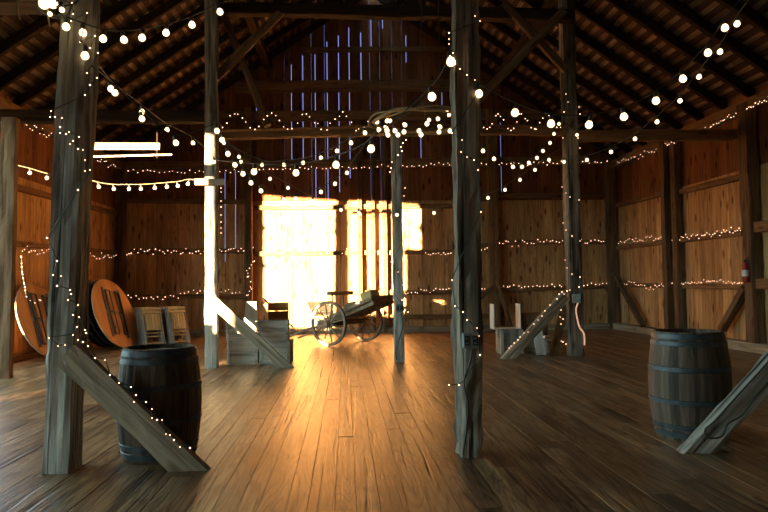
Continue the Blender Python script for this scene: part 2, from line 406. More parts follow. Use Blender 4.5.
# girts of the side walls
for z, ya, yb2 in ((3.32, 11.8, 14.3), (3.42, 14.9, 17.7), (2.24, 11.8, 17.7), (1.2, 11.8, 17.7)):
    trim((XR-.055, ya, z), (XR-.055, yb2, z+.03), .11, .12, up=(0, 0, 1))
for z in (3.25, 2.2, 1.2): trim((XL+.055, 11.7, z-.03), (XL+.055, 17.7, z+.05), .11, .12, up=(0, 0, 1))
for z in (2.3, 1.26): trim((XR-.12, 8.0, z), (XR-.12, 11.5, z), .14, .2, 'girt', up=(0, 0, 1))
trim((XR-.14, 6, .09), (XR-.14, 17.7, .09), .24, .18, 'brace', (0, 0, 1))
trim((XL+.1, 11.6, .07), (XL+.1, 17.7, .07), .2, .14, 'stud', (0, 0, 1))
for X in (XL+.12, XR-.12): trim((X, YF, EAVE-.1), (X, YB-.02, EAVE-.1), .22, .2, 'girt', (0, 0, 1))

# ------------------------------------------------------------------ frame: posts, ties, braces
def post(label, X, Y, z1, wx, wy, mat, dx=0, seed=1, rough=.007, erode=0, name='timber_post'):
    return tag(timber(name, (X, Y, 0), (X+dx, Y, z1), wx, wy, M[mat], (0, 1, 0), rough, seed=seed, erode=erode), label, 'post')
def lean(x0, y0, x1, y1, Y, z1):
    a, b_ = at(x0, y0, Y), at(x1, y1, Y); return (b_.x-a.x)/(b_.z-a.z)*z1
post('thick grey weathered post at the left front beside the barrel', -2.125, 4.98, 7.5, .20, .26, 'post', lean(43, 476, 61, 40, 4.85, 7.5), 1)
post('rough dark hewn post in the middle front with frayed base', .965, 5.07, 8.9, .19, .27, 'hewn', lean(454, 450, 450, 60, 4.95, 8.9), 2, .014, 1.0)
post('sunlit pale post behind the left barrel with a cross piece', -2.205, 10.76, 7.15, .2, .2, 'post', 0, 3)
post('slim grey post beside the old cart', .92, 11.1, 4.05, .17, .2, 'post', -.01, 4)
post('dark tall post at the right beside the stacked crates', 4.19, 11.5, 6.9, .25, .24, 'hewn', -.03, 5)
post('grey post standing at the far left edge of the floor', -5.14, 10.02, 3.95, .22, .14, 'stud', .05, 6)
post('heavy wall post carrying the red fire extinguisher', 7.55, 11.42, 4.62, .23, .26, 'stud', -.03, 7)
post('narrow dark wall post nearest the back right corner brace', 7.52, atX(668.5, 300, 7.5).y, 4.62, .2, .2, 'stud', 0, 8)
post('brown patched wall post left of the fire extinguisher bay', 7.57, atX(679, 300, 7.55).y, 4.62, .18, .2, 'stud', 0, 9)
post('dark corner post where back and right walls meet', 7.52, 17.6, 4.62, .26, .26, 'stud', 0, 10)
post('dark corner post where back and left walls meet', -6.03, 17.6, 4.62, .26, .26, 'stud', 0, 11)
post('dark wall post at the left edge of the sunlit patch', -2.62, 17.6, 6.2, .2, .2, 'stud', 0, 12)
post('brown wall post behind and right of the middle hewn post', 4.14, 17.6, 6.2, .28, .22, 'girt', 0, 13)
for i, (px, wd, lb) in enumerate(((360, .12, 'leftmost narrow dark stud in the sunlit patch'), (373.5, .09, 'second narrow stud in the sunlit patch'), (385, .12, 'third narrow stud in the sunlit patch left of the slim post'))):
    q = at(px, 250, 17.66); post(lb, q.x, 17.66, 5.9, wd, .16, 'stud', 0, 14+i, .003, name='wall_stud')
q = at(266, 250, 17.7); 
def beam(label, p0, p1, wx, wy, mat='stud', up=(0, 0, 1), name='tie_beam', rough=.006, seed=1, cat='beam'):
    return tag(timber(name, p0, p1, wx, wy, M[mat], up, rough, seed=seed), label, cat)
beam('dark tie beam from the left wall to the sunlit post', (-6.05, 10.9, 4.2), (-2.32, 10.9, 4.2), .22, .2, 'rafter', seed=21)
beam('thin orange-brown pole standing in for the lit edge of the long tie beam', at(217, 131, 10.84), at(373, 127, 10.9), .03, .035, 'table', seed=44, name='strip', cat='strip', rough=.003)  # orange strip added to paint the lit top edge of the beam
beam('sunlit broad rail hung below the left tie beam', at(86, 146.5, 10.8), at(160, 146.5, 10.8), .04, .12, 'brace', seed=22, name='rail', cat='rail', rough=.003)
beam('sunlit thin lath below the broad rail at upper left', at(86, 157, 10.8), at(172, 154.5, 10.8), .02, .03, 'brace', seed=22, name='lath', cat='lath', rough=.003)
for px, lb in ((89, 'dark hanger at the left end of the sunlit rail'), (157, 'dark hanger at the right end of the sunlit rail')):
    q = at(px, 146, 10.832); beam(lb, (q.x, 10.832, at(px, 158, 10.8).z), (q.x, 10.832, 4.15), .014, .02, 'rafter', (0, 1, 0), 'hanger', .002, cat='hanger')
beam('long tie beam with fairy lights from the sunlit post to the slim post', (-2.03, 10.98, 3.92), (.82, 11.02, 4.02), .2, .16, 'girt', seed=23)
beam('tie beam from the slim post to the tall right post', (1.0, 11.1, 4.06), (4.02, 11.4, 4.1), .2, .16, 'girt', seed=24)
beam('brown tie beam from the tall right post to the right wall', (4.25, 11.5, 4.03), (7.38, 11.6, 4.08), .2, .19, 'girt', seed=25)
beam('dark horizontal beam at the upper left edge beside the near post', (-6.1, 4.95, 3.53), (-2.24, 4.95, 3.59), .24, .22, 'stud', seed=26)
beam('short pale cross piece nailed to the sunlit post', at(195, 182, 10.58), at(224, 182, 10.58), .07, .11, 'brace', seed=27, name='cross_piece', cat='board', rough=.003)
beam('dark horizontal beam high up between the two tall posts', (-2.2, 11.0, 6.12), (4.2, 11.3, 6.2), .22, .2, 'rafter', seed=28, name='cross_beam')
for X, lb, zz in ((-2.1, 'left', 7.42), (4.1, 'right', 6.78)):
    beam('dark purlin running lengthwise under the %s roof slope' % lb, (X, YF+.1, zz), (X, YB-.1, zz), .2, .2, 'rafter', seed=29, name='purlin')
def brace(label, p0, p1, wx=.14, wy=.14, mat='stud', up=(0, 1, 0), seed=1, rough=.006, cut=0): return tag(timber('diagonal_brace', p0, p1, wx, wy, M[mat], up, rough, seed=seed, cut=cut), label, 'brace')
brace('slanted pale brace with fairy lights in front of the left barrel', (-1.185, 4.865, .03), (-2.055, 4.895, .87), .20, .085, 'brace', seed=31, cut=.25)
brace('slanted brace from the sunlit post down over the crates', (-.97, 10.6, .0), (-2.18, 10.62, 1.12), .17, .1, 'brace', seed=32, cut=.2)
brace('slanted grey brace with fairy lights at the tall right post', at(511, 355, 11.22), at(565, 296, 11.3), .19, .12, 'brace', seed=33, cut=.25)
brace('slanted grey brace beside the right barrel at the right edge', at(703, 443, 4.95), at(805, 332, 4.9), .185, .13, 'post', seed=34, rough=.009, cut=.25)
brace('thin brace leaning off the back right corner post', atX(617, 277, 7.45), atX(643, 326, 7.45), .1, .14, 'stud', (1, 0, 0), seed=35)
brace('dark brace low on the right wall below the extinguisher', atX(746, 288, 7.5), atX(722, 330, 7.5), .12, .16, 'stud', (1, 0, 0), seed=36)
brace('short brace at the wall post right of the middle post', at(497, 279, 17.45), at(511, 327, 17.3), .1, .12, 'stud', seed=37)
brace('short curved brace left of the wall post behind the middle post', at(493, 286, 17.45), at(480, 299, 17.55), .08, .1, 'stud', seed=38)
brace('high brace from the tall right post up to the cross beam', at(566, 70, 11.25), at(503, 3, 11.15), .14, .1, 'stud', seed=39)
brace('long brown strut rising to the top of the right post', at(455, 124, 10.95), at(563, 12, 11.05), .14, .2, 'stud', seed=40)
brace('high brace from the left tall post up to the cross beam', at(217, 77, 10.9), at(285, 8, 11.0), .14, .1, 'stud', seed=41)
brace('steep brown strut right of the left tall post', at(222, 10, 11.1), at(268, 126, 11.15), .12, .2, 'stud', seed=42)
for i, Y in enumerate((13.0, 15.0)):
    pass

# ------------------------------------------------------------------ barrels
def barrel(label, X, Y, rh, rb, h, rz):
    t = thing('wooden_barrel', label, 'barrel', (X, Y, 0), rz)
    def rad(z): q = (z/h-.5)*2; return rb - (rb-rh)*q*q
    bm = bmesh.new(); n = 26
    for s in range(n):
        a0, a1 = 2*math.pi*(s+.012)/n, 2*math.pi*(s+.988)/n
        rows = []
        for i in range(15):
            z = h*i/14; r_ = rad(z) + random.uniform(-.0006, .0006)
            rows.append([bm.verts.new(((r_-d)*math.cos(a), (r_-d)*math.sin(a), z)) for a, d in ((a0, .022), (a0, .003), ((a0+a1)/2, 0), (a1, .003), (a1, .022))])
        for a, b_ in zip(rows, rows[1:]):
            for k in range(4): bm.faces.new((a[k], a[k+1], b_[k+1], b_[k]))
            bm.faces.new((a[4], a[0], b_[0], b_[4]))
        bm.faces.new(rows[0][::-1]); bm.faces.new(rows[-1])
    obj('staves', bm, M['stave'], t)
    for zc, wd in ((h-.035, .05), (h-.095, .045), (h*.66, .045), (h*.36, .045), (.115, .045), (.05, .05)):
        bm = bmesh.new(); prof = []
        for q in (-.5, -.4, .4, .5):
            z = zc+q*wd; prof.append((rad(z)+(.005 if abs(q) < .45 else -.002), z))
        lathe(bm, prof, 64, cap=False); obj('hoop', bm, M['hoop'], t, smooth=False)
    for z, lb in ((h-.035, 'lid'), (.035, 'bottom')):
        bm = bmesh.new(); y = -rh
        r_ = rad(z)-.018
        while y < r_:   # boards of the head
            y1 = min(y+.11, r_); ya, yb_ = max(y+.001, -r_), y1-.001
            pts = []
            for q in (ya, (ya+yb_)/2, yb_): pts.append((math.sqrt(max(0, r_*r_-q*q)), q))
            v = [bm.verts.new((xx, yy, z)) for xx, yy in pts] + [bm.verts.new((-xx, yy, z)) for xx, yy in pts[::-1]]
            try:
                f = bm.faces.new(v); ex = bmesh.ops.extrude_face_region(bm, geom=[f]); bmesh.ops.translate(bm, vec=(0, 0, -.02), verts=[g for g in ex['geom'] if isinstance(g, bmesh.types.BMVert)])
            except ValueError: pass
            y = y1
        bmesh.ops.remove_doubles(bm, verts=bm.verts, dist=1e-5); bmesh.ops.recalc_face_normals(bm, faces=bm.faces)
        obj(lb, bm, M['head'], t)
    bm = bmesh.new(); lathe(bm, [(.024, 0), (.024, .012), (.018, .0125)], 14)
    a = -2.2; zb = h*.5; obj('bung', bm, M['head'], t, Matrix.Translation(((rb-.008)*math.cos(a), (rb-.008)*math.sin(a), zb)) @ Vector((math.cos(a), math.sin(a), 0)).to_track_quat('Z', 'Y').to_matrix().to_4x4())
    return t
barrel('dark wooden barrel with iron hoops behind the left brace', -1.50, 5.30, .276, .326, .87, .4)
barrel('dark wooden barrel with bluish hoops on the right side of the floor', 2.995, 5.47, .282, .333, .91, 1.3)

# ------------------------------------------------------------------ folding round tables
def round_table(label, c, nrm, r, mat, legs=True, tilt=0):
    t = thing('folding_table', label, 'table', (0, 0, 0)); t.matrix_world = disc_mtx(c, nrm)
    bm = bmesh.new(); lathe(bm, [(r-.004, -.012), (r, -.008), (r, .008), (r-.004, .012)], 56); obj('table_top', bm, mat, t)
    bm = bmesh.new(); lathe(bm, [(r+.001, -.014), (r+.006, -.010), (r+.006, .010), (r+.001, .014)], 56, cap=False); obj('edge_band', bm, M['table_edge'] if mat == M['table'] else M['table_dark'], t)
    if legs:
        RZ = Matrix.Rotation(R(82), 4, 'Z')
        for s in (-1, 1):
            bm = bmesh.new(); y = s*.26
            tube(bm, [(-.34, y, .05), (-.36, y*1.0, .06), (-.36, y-s*.02, .06)], .014, 8)
            tube(bm, [(-.50, y, .05), (.50, y, .05)], .016, 8); tube(bm, [(-.50, y-s*.16, .05), (.50, y-s*.16, .05)], .016, 8)
            for xx in (-.5, 0, .5): tube(bm, [(xx, y, .05), (xx, y-s*.16, .05)], .014, 8)
            obj('folding_leg', bm, M['table_leg'], t, RZ)
            bm = bmesh.new(); box(bm, (-.56, s*.30-.03, .012), (.56, s*.30+.03, .034)); obj('apron_rail', bm, M['table_dark'], t, RZ)
        bm = bmesh.new(); box(bm, (-.04, -.34, .0095), (.04, .34, .028)); obj('cross_rail', bm, M['brace'] if mat == M['table'] else M['table_dark'], t, RZ)
    return t
nrm = Vector((.92, -.16, .33)).normalized()
c0 = Vector((-5.03, 14.35, .775))
round_table('round orange-brown folding table with dark legs leaning beside the folded chairs', c0, nrm, .785, M['table'])
for i, lb in enumerate(('dark round table leaning directly behind the orange-brown one', 'middle dark round table in the leaning row at the left wall', 'dark round table of the leaning row nearest the left wall')):
    round_table(lb, c0 - Vector((nrm.x, nrm.y, 0)).normalized()*(.15*(i+1)) + Vector((0, -.02*i, -.0)), nrm, .77, M['table_dark'], i < 3)
n2 = Vector((.93, -.10, .34)).normalized()
round_table('round brown folding table with pale rim leaning at the far left', Vector((-5.76, 12.6, .73)), n2, .74, M['table'])

# ------------------------------------------------------------------ folded wooden chairs
def folded_chair(label, group):
    t = thing('folding_chair', label, 'chair', (0, 0, 0), 0, group)
    w2, h = .22, .90        # chair lies in local XZ plane, thickness along Y
    for s in (-1, 1):
        bm = bmesh.new(); box(bm, (s*w2-.016, -.010, 0), (s*w2+.016, .014, h), bev=.004); obj('front_rail', bm, M['chair'], t)
        bm = bmesh.new(); box(bm, (s*(w2-.036)-.013, -.014, .03), (s*(w2-.036)+.013, .010, .60), bev=.004); obj('rear_leg', bm, M['chair'], t)
    bm = bmesh.new()
    for k in range(5): box(bm, (-w2+.055+k*.068, -.030, .36), (-w2+.055+k*.068+.058, -.016, .74), bev=.003)
    box(bm, (-w2+.05, -.018, .42), (w2-.05, -.010, .45)); box(bm, (-w2+.05, -.018, .66), (w2-.05, -.010, .69))
    obj('seat', bm, M['chair_seat'], t)
    for z in (.76, .84):
        bm = bmesh.new(); box(bm, (-w2, -.012, z), (w2, .004, z+.06), bev=.004); obj('back_slat', bm, M['chair_seat'], t)
    for z in (.06, .22, .30):
        bm = bmesh.new(); tube(bm, [(-w2, 0, z), (w2, 0, z)], .011, 8); obj('stretcher', bm, M['chair_seat'], t)
    return t
proto = None
for gi, (px, py, n, nm, rzv) in enumerate(((156, 346, 8, 'first', .75), (182, 344, 7, 'second', .8))):
    b0 = ground(px, py); face = Vector((math.sin(rzv), -math.cos(rzv), 0))
    grp = 'folded chairs leaning in the %s row' % ('left' if gi == 0 else 'right')
    for k in range(n):
        if gi == 0:
            lb = 'folded chair with honey slats at the front of the left leaning row' if k == 0 else 'folded grey chair behind the front one in the left leaning row'
        else:
            lb = 'folded chair with honey slats at the front of the right leaning row' if k == 0 else 'folded grey chair behind the front one in the right leaning row'
        if proto is None: t = proto = folded_chair(lb, grp)
        else: t = dup(proto, lb)
        t['group'] = grp
        p_ = b0 - face*(.065*k)
        t.matrix_world = Matrix.Translation(p_) @ Matrix.Rotation(rzv, 4, 'Z') @ Matrix.Rotation(-R(17), 4, 'X')

# ------------------------------------------------------------------ crates
def crate(label, loc, rz, w_, d, h, mat, open_front=False, open_top=True, slats=3, name='wooden_crate', side_mat=None, back=True, group=None):
    t = thing(name, label, 'crate', loc, rz, group); th = .018; sm = side_mat or mat
    def panel(nm, x0, x1, y0, y1, axis_slats, m_):
        bm = bmesh.new(); hs = h/slats
        for i in range(slats): box(bm, (x0, y0, i*hs+.003), (x1, y1, (i+1)*hs-.003), bev=.002)
        return obj(nm, bm, m_, t)
    if not open_front: panel('front_panel', -w_/2, w_/2, -d/2, -d/2+th, 1, mat)
    if back: panel('back_panel', -w_/2, w_/2, d/2-th, d/2, 1, mat)
    panel('side_panel', -w_/2, -w_/2+th, -d/2+th, d/2-th, 1, sm); panel('side_panel', w_/2-th, w_/2, -d/2+th, d/2-th, 1, sm)
    bm = bmesh.new(); box(bm, (-w_/2+th, -d/2+th, .004), (w_/2-th, d/2-th, .02)); obj('base_board', bm, mat, t)
    if not open_top:
        bm = bmesh.new(); box(bm, (-w_/2-.005, -d/2-.005, h-.0), (w_/2+.005, d/2+.005, h+.018)); obj('lid', bm, mat, t)
    for s in (-1, 1):
        bm = bmesh.new(); box(bm, (s*(w_/2-.03)-.022, -d/2-.012, .005), (s*(w_/2-.03)+.022, -d/2-.0005, h-.005)); 
        if not open_front: obj('corner_batten', bm, mat, t)
        else: bm.free()
    return t
Yc = 11.05
def cx(px, Y=Yc): return at(px, 350, Y).x
ppm = F/Yc
crate('grey painted crate at the bottom left of the crate stack', (cx(242), Yc+.24, 0), .03, .52, .46, .40, M['crate'], slats=2)
crate('grey painted crate at the bottom right of the crate stack', (cx(275.5), Yc+.2, 0), -.04, .52, .46, .40, M['crate'], slats=2)
crate('grey crate on the bottom left crate below the white box', (cx(241), Yc+.24, .401), .0, .52, .42, .33, M['crate'], slats=3)
crate('pale grey crate at the upper right of the crate stack', (cx(272.5), Yc+.2, .401), .05, .53, .42, .34, M['crate'], slats=2)
t = thing('box', 'white sunlit box on the upper left grey crate', 'box', (cx(250), Yc+.14, .736), .1)
bm = bmesh.new(); lathe(bm, [(.16, 0), (.125, .31), (.118, .31), (.150, .012)], 4, cap=False); bmesh.ops.rotate(bm, cent=(0, 0, 0), matrix=Matrix.Rotation(math.pi/4, 3, 'Z'), verts=bm.verts); obj('box_body', bm, M['crate_white'], t)
bm = bmesh.new(); box(bm, (-.095, -.095, .315), (.095, .095, .33)); obj('box_lid', bm, M['crate_white'], t)
crate('open orange-brown box on the upper right grey crate', (cx(277), Yc+.22, .742), .12, .36, .34, .30, M['crate_brown'], True, True, 2)
tag(timber('stick', at(264, 299, 11.65), ground(299, 333), .028, .028, M['cart'], (0, 1, 0), .002), 'long thin stick leaning against the crate stack', 'stick')

# crates at the tall right post
Yd = 11.85
def dx_(px, Y=Yd): return at(px, 345, Y).x
crate('dark grey crate standing on the floor under the open white crate', (dx_(512.5), Yd+.2, 0), .02, .44, .40, .46, M['post'], slats=3)
crate('open white crate with see-through middle on the dark grey crate', (dx_(508.5), Yd+.2, .461), .0, .52, .34, .48, M['crate_white'], True, True, 1, back=False)
t = crate('dark brown chest with slanted lid behind the right brace', (dx_(537), Yd+.35, .33), .03, .52, .40, .40, M['stud'], False, False, 3, name='wooden_chest')
crate('pale crate on the floor under the dark brown chest', (dx_(540), Yd+.33, 0), -.05, .46, .36, .33, M['crate'], slats=2)
tag(timber('board', (dx_(538), Yd-.2, 0), (dx_(538), Yd+.02, .44), .19, .03, M['crate_white'], (0, 1, 0), .002), 'upright pale board leaning on the crate behind the right brace', 'board')
tag(timber('board', ground(553, 356), at(566, 300, 11.75), .16, .035, M['girt'], (0, 1, 0), .003), 'reddish brown board leaning on the tall right post', 'board')
t = crate('small orange-lit open box with fairy lights beside the tall right post', (dx_(560), Yd+.3, 0), .0, .36, .26, .2, M['crate_brown'], False, True, 1)

# ------------------------------------------------------------------ old two-wheeled cart
U = Vector((.78, -.62, 0)).normalized(); V = Vector((.62, .78, 0)).normalized()
cart = thing('wooden_cart', 'old two-wheeled wooden cart with spoked wheels in the sunlight', 'cart', (.05, 14.62, 0), math.atan2(U.y, U.x))
# cart frame: local X = rearwards (right, towards viewer), local Y = along axle to the back
AX, WR = .49, .485
def wheel(y, r_):
    bm = bmesh.new(); pts = [(r_*math.cos(a), 0, r_*math.sin(a)) for a in [2*math.pi*k/48 for k in range(48)]]
    rr = [(r_-.055, -.024), (r_, -.024), (r_, .024), (r_-.055, .024)]
    rings = [[bm.verts.new((q*math.cos(2*math.pi*k/48), yy, q*math.sin(2*math.pi*k/48))) for k in range(48)] for q, yy in rr]
    for i in range(4):
        a, b_ = rings[i], rings[(i+1) % 4]
        for k in range(48): bm.faces.new((a[k], a[(k+1) % 48], b_[(k+1) % 48], b_[k]))
    bmesh.ops.recalc_face_normals(bm, faces=bm.faces)
    wl = obj('wheel', bm, M['cart'], cart, Matrix.Translation((0, y, r_+.006)) @ Matrix.Rotation(random.random(), 4, 'Y'))
    for k in range(12):
        a = 2*math.pi*k/12; bm = bmesh.new(); tube(bm, [(.06*math.cos(a), 0, .06*math.sin(a)), (.25*math.cos(a), 0, .25*math.sin(a)), ((r_-.05)*math.cos(a), 0, (r_-.05)*math.sin(a))], [.018, .017, .013], 6); obj('spoke', bm, M['cart'], wl)
    bm = bmesh.new(); lathe(bm, [(.03, -.13), (.05, -.12), (.075, -.04), (.08, 0), (.075, .04), (.055, .11), (.045, .12)], 16); obj('hub', bm, M['cart'], wl, Matrix.Rotation(math.pi/2, 4, 'X'))
    bm = bmesh.new(); rings = [[bm.verts.new((q*math.cos(2*math.pi*k/48), yy, q*math.sin(2*math.pi*k/48))) for k in range(48)] for q, yy in ((r_+.001, -.025), (r_+.006, -.025), (r_+.006, .025), (r_+.001, .025))]
    for i in range(4):
        a, b_ = rings[i], rings[(i+1) % 4]
        for k in range(48): bm.faces.new((a[k], a[(k+1) % 48], b_[(k+1) % 48], b_[k]))
    bmesh.ops.recalc_face_normals(bm, faces=bm.faces)
    obj('tyre', bm, M['iron'], wl)
wheel(-.68, WR); wheel(.68, WR-.01)
bm = bmesh.new(); tube(bm, [(0, -.72, AX), (0, .72, AX)], .035, 10); box(bm, (-.06, -.55, AX-.05), (.06, .55, AX+.06)); obj('axle', bm, M['cart_dark'], cart)
SLP = .36
def bz(u): return .66 + SLP*u
for s in (-1, 1):
    bm = bmesh.new(); obox(bm, (-.62, s*.36, bz(-.62)-.08), (1.0, s*.36, bz(1.0)-.08), .06, .08); obj('side_beam', bm, M['cart'], cart)
    bm = bmesh.new(); tube(bm, [(-.2, s*.33, bz(-.2)-.12), (-1.0, s*.33, .30), (-1.78, s*.27, .03)], [.032, .03, .022], 8); obj('shaft', bm, M['cart'], cart)
    bm = bmesh.new(); obox(bm, (-.55, s*.42, bz(-.55)+.02), (.95, s*.46, bz(.95)+.02), .02, .07); obj('side_board', bm, M['cart'], cart)
bm = bmesh.new()
for k in range(6):
    y = -.40+k*.135; obox(bm, (-.6, y+.065, bz(-.6)-.02), (1.02, y+.065, bz(1.02)-.02), .125, .022)
obj('plank_bed', bm, M['cart'], cart)
bm = bmesh.new(); obox(bm, (-.78, -.36, .74), (-1.0, -.36, 1.02), .02, .02); 
for k in range(3):
    a, b_ = k*.1, k*.1+.09; obox(bm, (-.72-.20*a/.3, 0, .62+a*1.1), (-.72-.20*b_/.3, 0, .62+b_*1.1), .025, .78, up=Vector((0, 1, 0)))
obj('dash_board', bm, M['cart'], cart)
bm = bmesh.new(); obox(bm, (-.30, -.40, 1.14), (-.30, .40, 1.14), .30, .085); obj('seat', bm, M['cart'], cart)
for s in (-1, 1):
    bm = bmesh.new(); obox(bm, (-.3, s*.2, bz(-.3)-.02), (-.3, s*.2, 1.12), .04, .04); obj('seat_post', bm, M['cart'], cart)
bm = bmesh.new(); obox(bm, (.98, -.44, bz(.98)+.03), (.98, .44, bz(.98)+.03), .03, .1); obj('tail_board', bm, M['cart'], cart)
def cw(u, v, z): return Vector((.05, 14.62, 0)) + U*u + V*v + Vector((0, 0, z))
rzc = math.atan2(U.y, U.x)
# load on the cart
bm = bmesh.new(); box(bm, (-.15, -.17, 0), (.15, .17, .24), bev=.02)
for v in bm.verts: v.co += Vector((noise.noise(v.co*9), noise.noise(v.co*9+Vector((5, 0, 0))), 0))*.012
o = tag(obj('straw_bale', bm, M['straw']), 'pale yellow straw bale lying on the old cart', 'bale'); o.matrix_world = Matrix.Translation(cw(.80, -.16, bz(.80)+.0)) @ Matrix.Rotation(rzc, 4, 'Z') @ Matrix.Rotation(-math.atan(SLP), 4, 'Y')
bm = bmesh.new(); bmesh.ops.create_uvsphere(bm, u_segments=20, v_segments=12, radius=1)
for v in bm.verts:
    k = 1+.12*noise.noise(v.co*2.3)+.05*noise.noise(v.co*6); v.co = Vector((v.co.x*.24*k, v.co.y*.26*k, v.co.z*.09*k+.085))
o = tag(obj('sack', bm, M['canvas'], smooth=True), 'slumped brown sack on the old cart beside the straw bale', 'sack'); o.matrix_world = Matrix.Translation(cw(.30, -.14, bz(.30)+.01)) @ Matrix.Rotation(rzc, 4, 'Z') @ Matrix.Rotation(-math.atan(SLP), 4, 'Y')
for i, (u, v, ln, a, lb) in enumerate(((.35, .25, .9, -.2, 'weathered plank at the far side of the cart load'),)):
    d = Vector((math.cos(a), math.sin(a)*.6, 0)).normalized()
    p0 = cw(u-d.x*ln/2, v-d.y*ln/2, bz(u-d.x*ln/2)+.06+.03*i); p1 = cw(u+d.x*ln/2, v+d.y*ln/2, bz(u+d.x*ln/2)+.10+.03*i)
    tag(timber('plank', p0, p1, .13, .03, M['cart'], (0, 0, 1), .002, seed=70+i), lb, 'plank')

# ------------------------------------------------------------------ outlets, cables, extinguisher
def outlet(label, x, y, Y, w_, h, mat, smat='black'):
    t = thing('electrical_outlet', label, 'outlet', at(x, y, Y))
    bm = bmesh.new(); box(bm, (-w_/2, -.02, -h/2), (w_/2, .03, h/2), bev=.005); obj('outlet_box', bm, mat, t)
    for sx in (-1, 1):
        bm = bmesh.new(); box(bm, (sx*w_/4-.022, -.028, -h*.32), (sx*w_/4+.022, -.019, h*.32), bev=.003); s_ = obj('socket', bm, M[smat], t)
        for sz in (-1, 1):
            bm = bmesh.new(); box(bm, (sx*w_/4-.010, -.031, sz*h*.16-.006), (sx*w_/4+.010, -.027, sz*h*.16+.006)); obj('socket_slot', bm, M['grey_box'], s_)
    return t
outlet('double electrical outlet box on the rough middle post', 470.5, 340.5, 4.91, .125, .115, M['grey_box'])
outlet('grey electrical outlet box on the slim post beside the cart', 399.5, 308, 10.97, .14, .13, M['grey_box'])
outlet('pale blue electrical box on the tall right post', 576.5, 298.5, 11.35, .15, .16, M['pale_blue'], 'pale_blue')
def cable(name, label, pts, r, mat, cat='cable'):
    P_ = []
    for i in range(len(pts)-1):
        p0, p1, p2, p3 = pts[max(0, i-1)], pts[i], pts[i+1], pts[min(len(pts)-1, i+2)]
        for k in range(6):
            s = k/6; P_.append(.5*((2*p1)+(-p0+p2)*s+(2*p0-5*p1+4*p2-p3)*s*s+(-p0+3*p1-3*p2+p3)*s**3))
    P_.append(pts[-1]); bm = bmesh.new(); tube(bm, P_, r, 6); return tag(obj(name, bm, mat, smooth=True), label, cat)
cable('power_cable', 'black power cable hanging down the rough middle post', [at(x, y, 4.90) for x, y in ((472, 349), (470, 362), (464, 382), (468, 405), (466, 432), (463, 455))], .007, M['black'])
cable('power_cable', 'thin black power cable below the slim post outlet', [at(x, y, 10.97) for x, y in ((401, 314), (403, 325), (399, 340), (396, 352), (397, 360))], .008, M['black'])
cable('rope_light', 'pink glowing rope light curling down the tall right post', [at(x, y, 11.32) for x, y in ((578, 303), (576, 310), (578, 322), (580, 328), (584, 334), (584.5, 345))], .014, M['rope'], 'rope light')
cable('power_cable', 'dark cord tied along the brace at the right edge', [at(x, y, 4.82) for x, y in ((795, 330), (768, 362), (750, 382), (730, 404), (715, 421), (705, 430), (710, 438), (722, 436), (728, 424), (742, 415), (756, 396), (775, 376))], .007, M['cord'])
t = thing('fire_extinguisher', 'red fire extinguisher with white label on the right wall post', 'fire extinguisher', (7.365, 11.38, at(746, 272, 11.4).z))
bm = bmesh.new(); box(bm, (-.02, -.03, -.1), (.09, .03, .06)); obj('wall_bracket', bm, M['black'], t)
bm = bmesh.new(); lathe(bm, [(.03, -.2), (.055, -.19), (.06, -.17), (.06, .1), (.052, .14), (.025, .165), (.02, .18)], 20); obj('cylinder', bm, M['red'], t, smooth=True)
bm = bmesh.new(); lathe(bm, [(.0605, -.08), (.0612, -.075), (.0612, .03), (.0605, .035)], 20, cap=False); obj('label_band', bm, M['white'], t)
bm = bmesh.new(); lathe(bm, [(.022, .178), (.025, .2), (.018, .225)], 12); obj('valve', bm, M['black'], t)
bm = bmesh.new(); obox(bm, (0, .02, .215), (0, -.09, .235), .018, .01); obox(bm, (0, .02, .235), (0, -.08, .265), .018, .008); obj('handle', bm, M['black'], t)
bm = bmesh.new(); tube(bm, [(.0, -.02, .2), (.05, -.05, .19), (.075, -.04, .1), (.072, -.02, -.05)], .009, 8); obj('hose', bm, M['black'], t)

# ------------------------------------------------------------------ lights on strings
def ico(r, sub):
    bm = bmesh.new(); bmesh.ops.create_icosphere(bm, subdivisions=sub, radius=r); return bm
def mesh_of(bm, mat, smooth=True):
    me = bpy.data.meshes.new('light_bulb'); bm.to_mesh(me); bm.free(); me.materials.append(mat)
    for p_ in me.polygons: p_.use_smooth = smooth
    return me
BR = .028
bm = ico(BR, 2)
for v in bm.verts:
    if v.co.z > 0: v.co.z *= 1.35; v.co.x *= 1-.35*(v.co.z/(BR*1.35))**2; v.co.y *= 1-.35*(v.co.z/(BR*1.35))**2
ME_BULB = mesh_of(bm, M['bulb'])
bm = bmesh.new(); lathe(bm, [(.014, BR*1.05), (.016, BR*1.1), (.016, BR*1.1+.035), (.008, BR*1.1+.042)], 8); ME_SOCK = mesh_of(bm, M['socket'])
ME_FAIRY = {r_: mesh_of(ico(r_, 1), M['fairy']) for r_ in (.006, .0095, .0125)}
def add(name, me, parent, loc, rot=None, s=1):
    o = bpy.data.objects.new(name, me); C.objects.link(o); o.parent = parent; o.location = loc; o.scale = (s,)*3
    if rot: o.rotation_euler = rot
    return o
def spline(pts, k=8):
    out = []
    for i in range(len(pts)-1):
        p0, p1, p2, p3 = pts[max(0, i-1)], pts[i], pts[i+1], pts[min(len(pts)-1, i+2)]
        for j in range(k):
            s = j/k; out.append(.5*((2*p1)+(-p0+p2)*s+(2*p0-5*p1+4*p2-p3)*s*s+(-p0+3*p1-3*p2+p3)*s**3))
    return out+[pts[-1]]
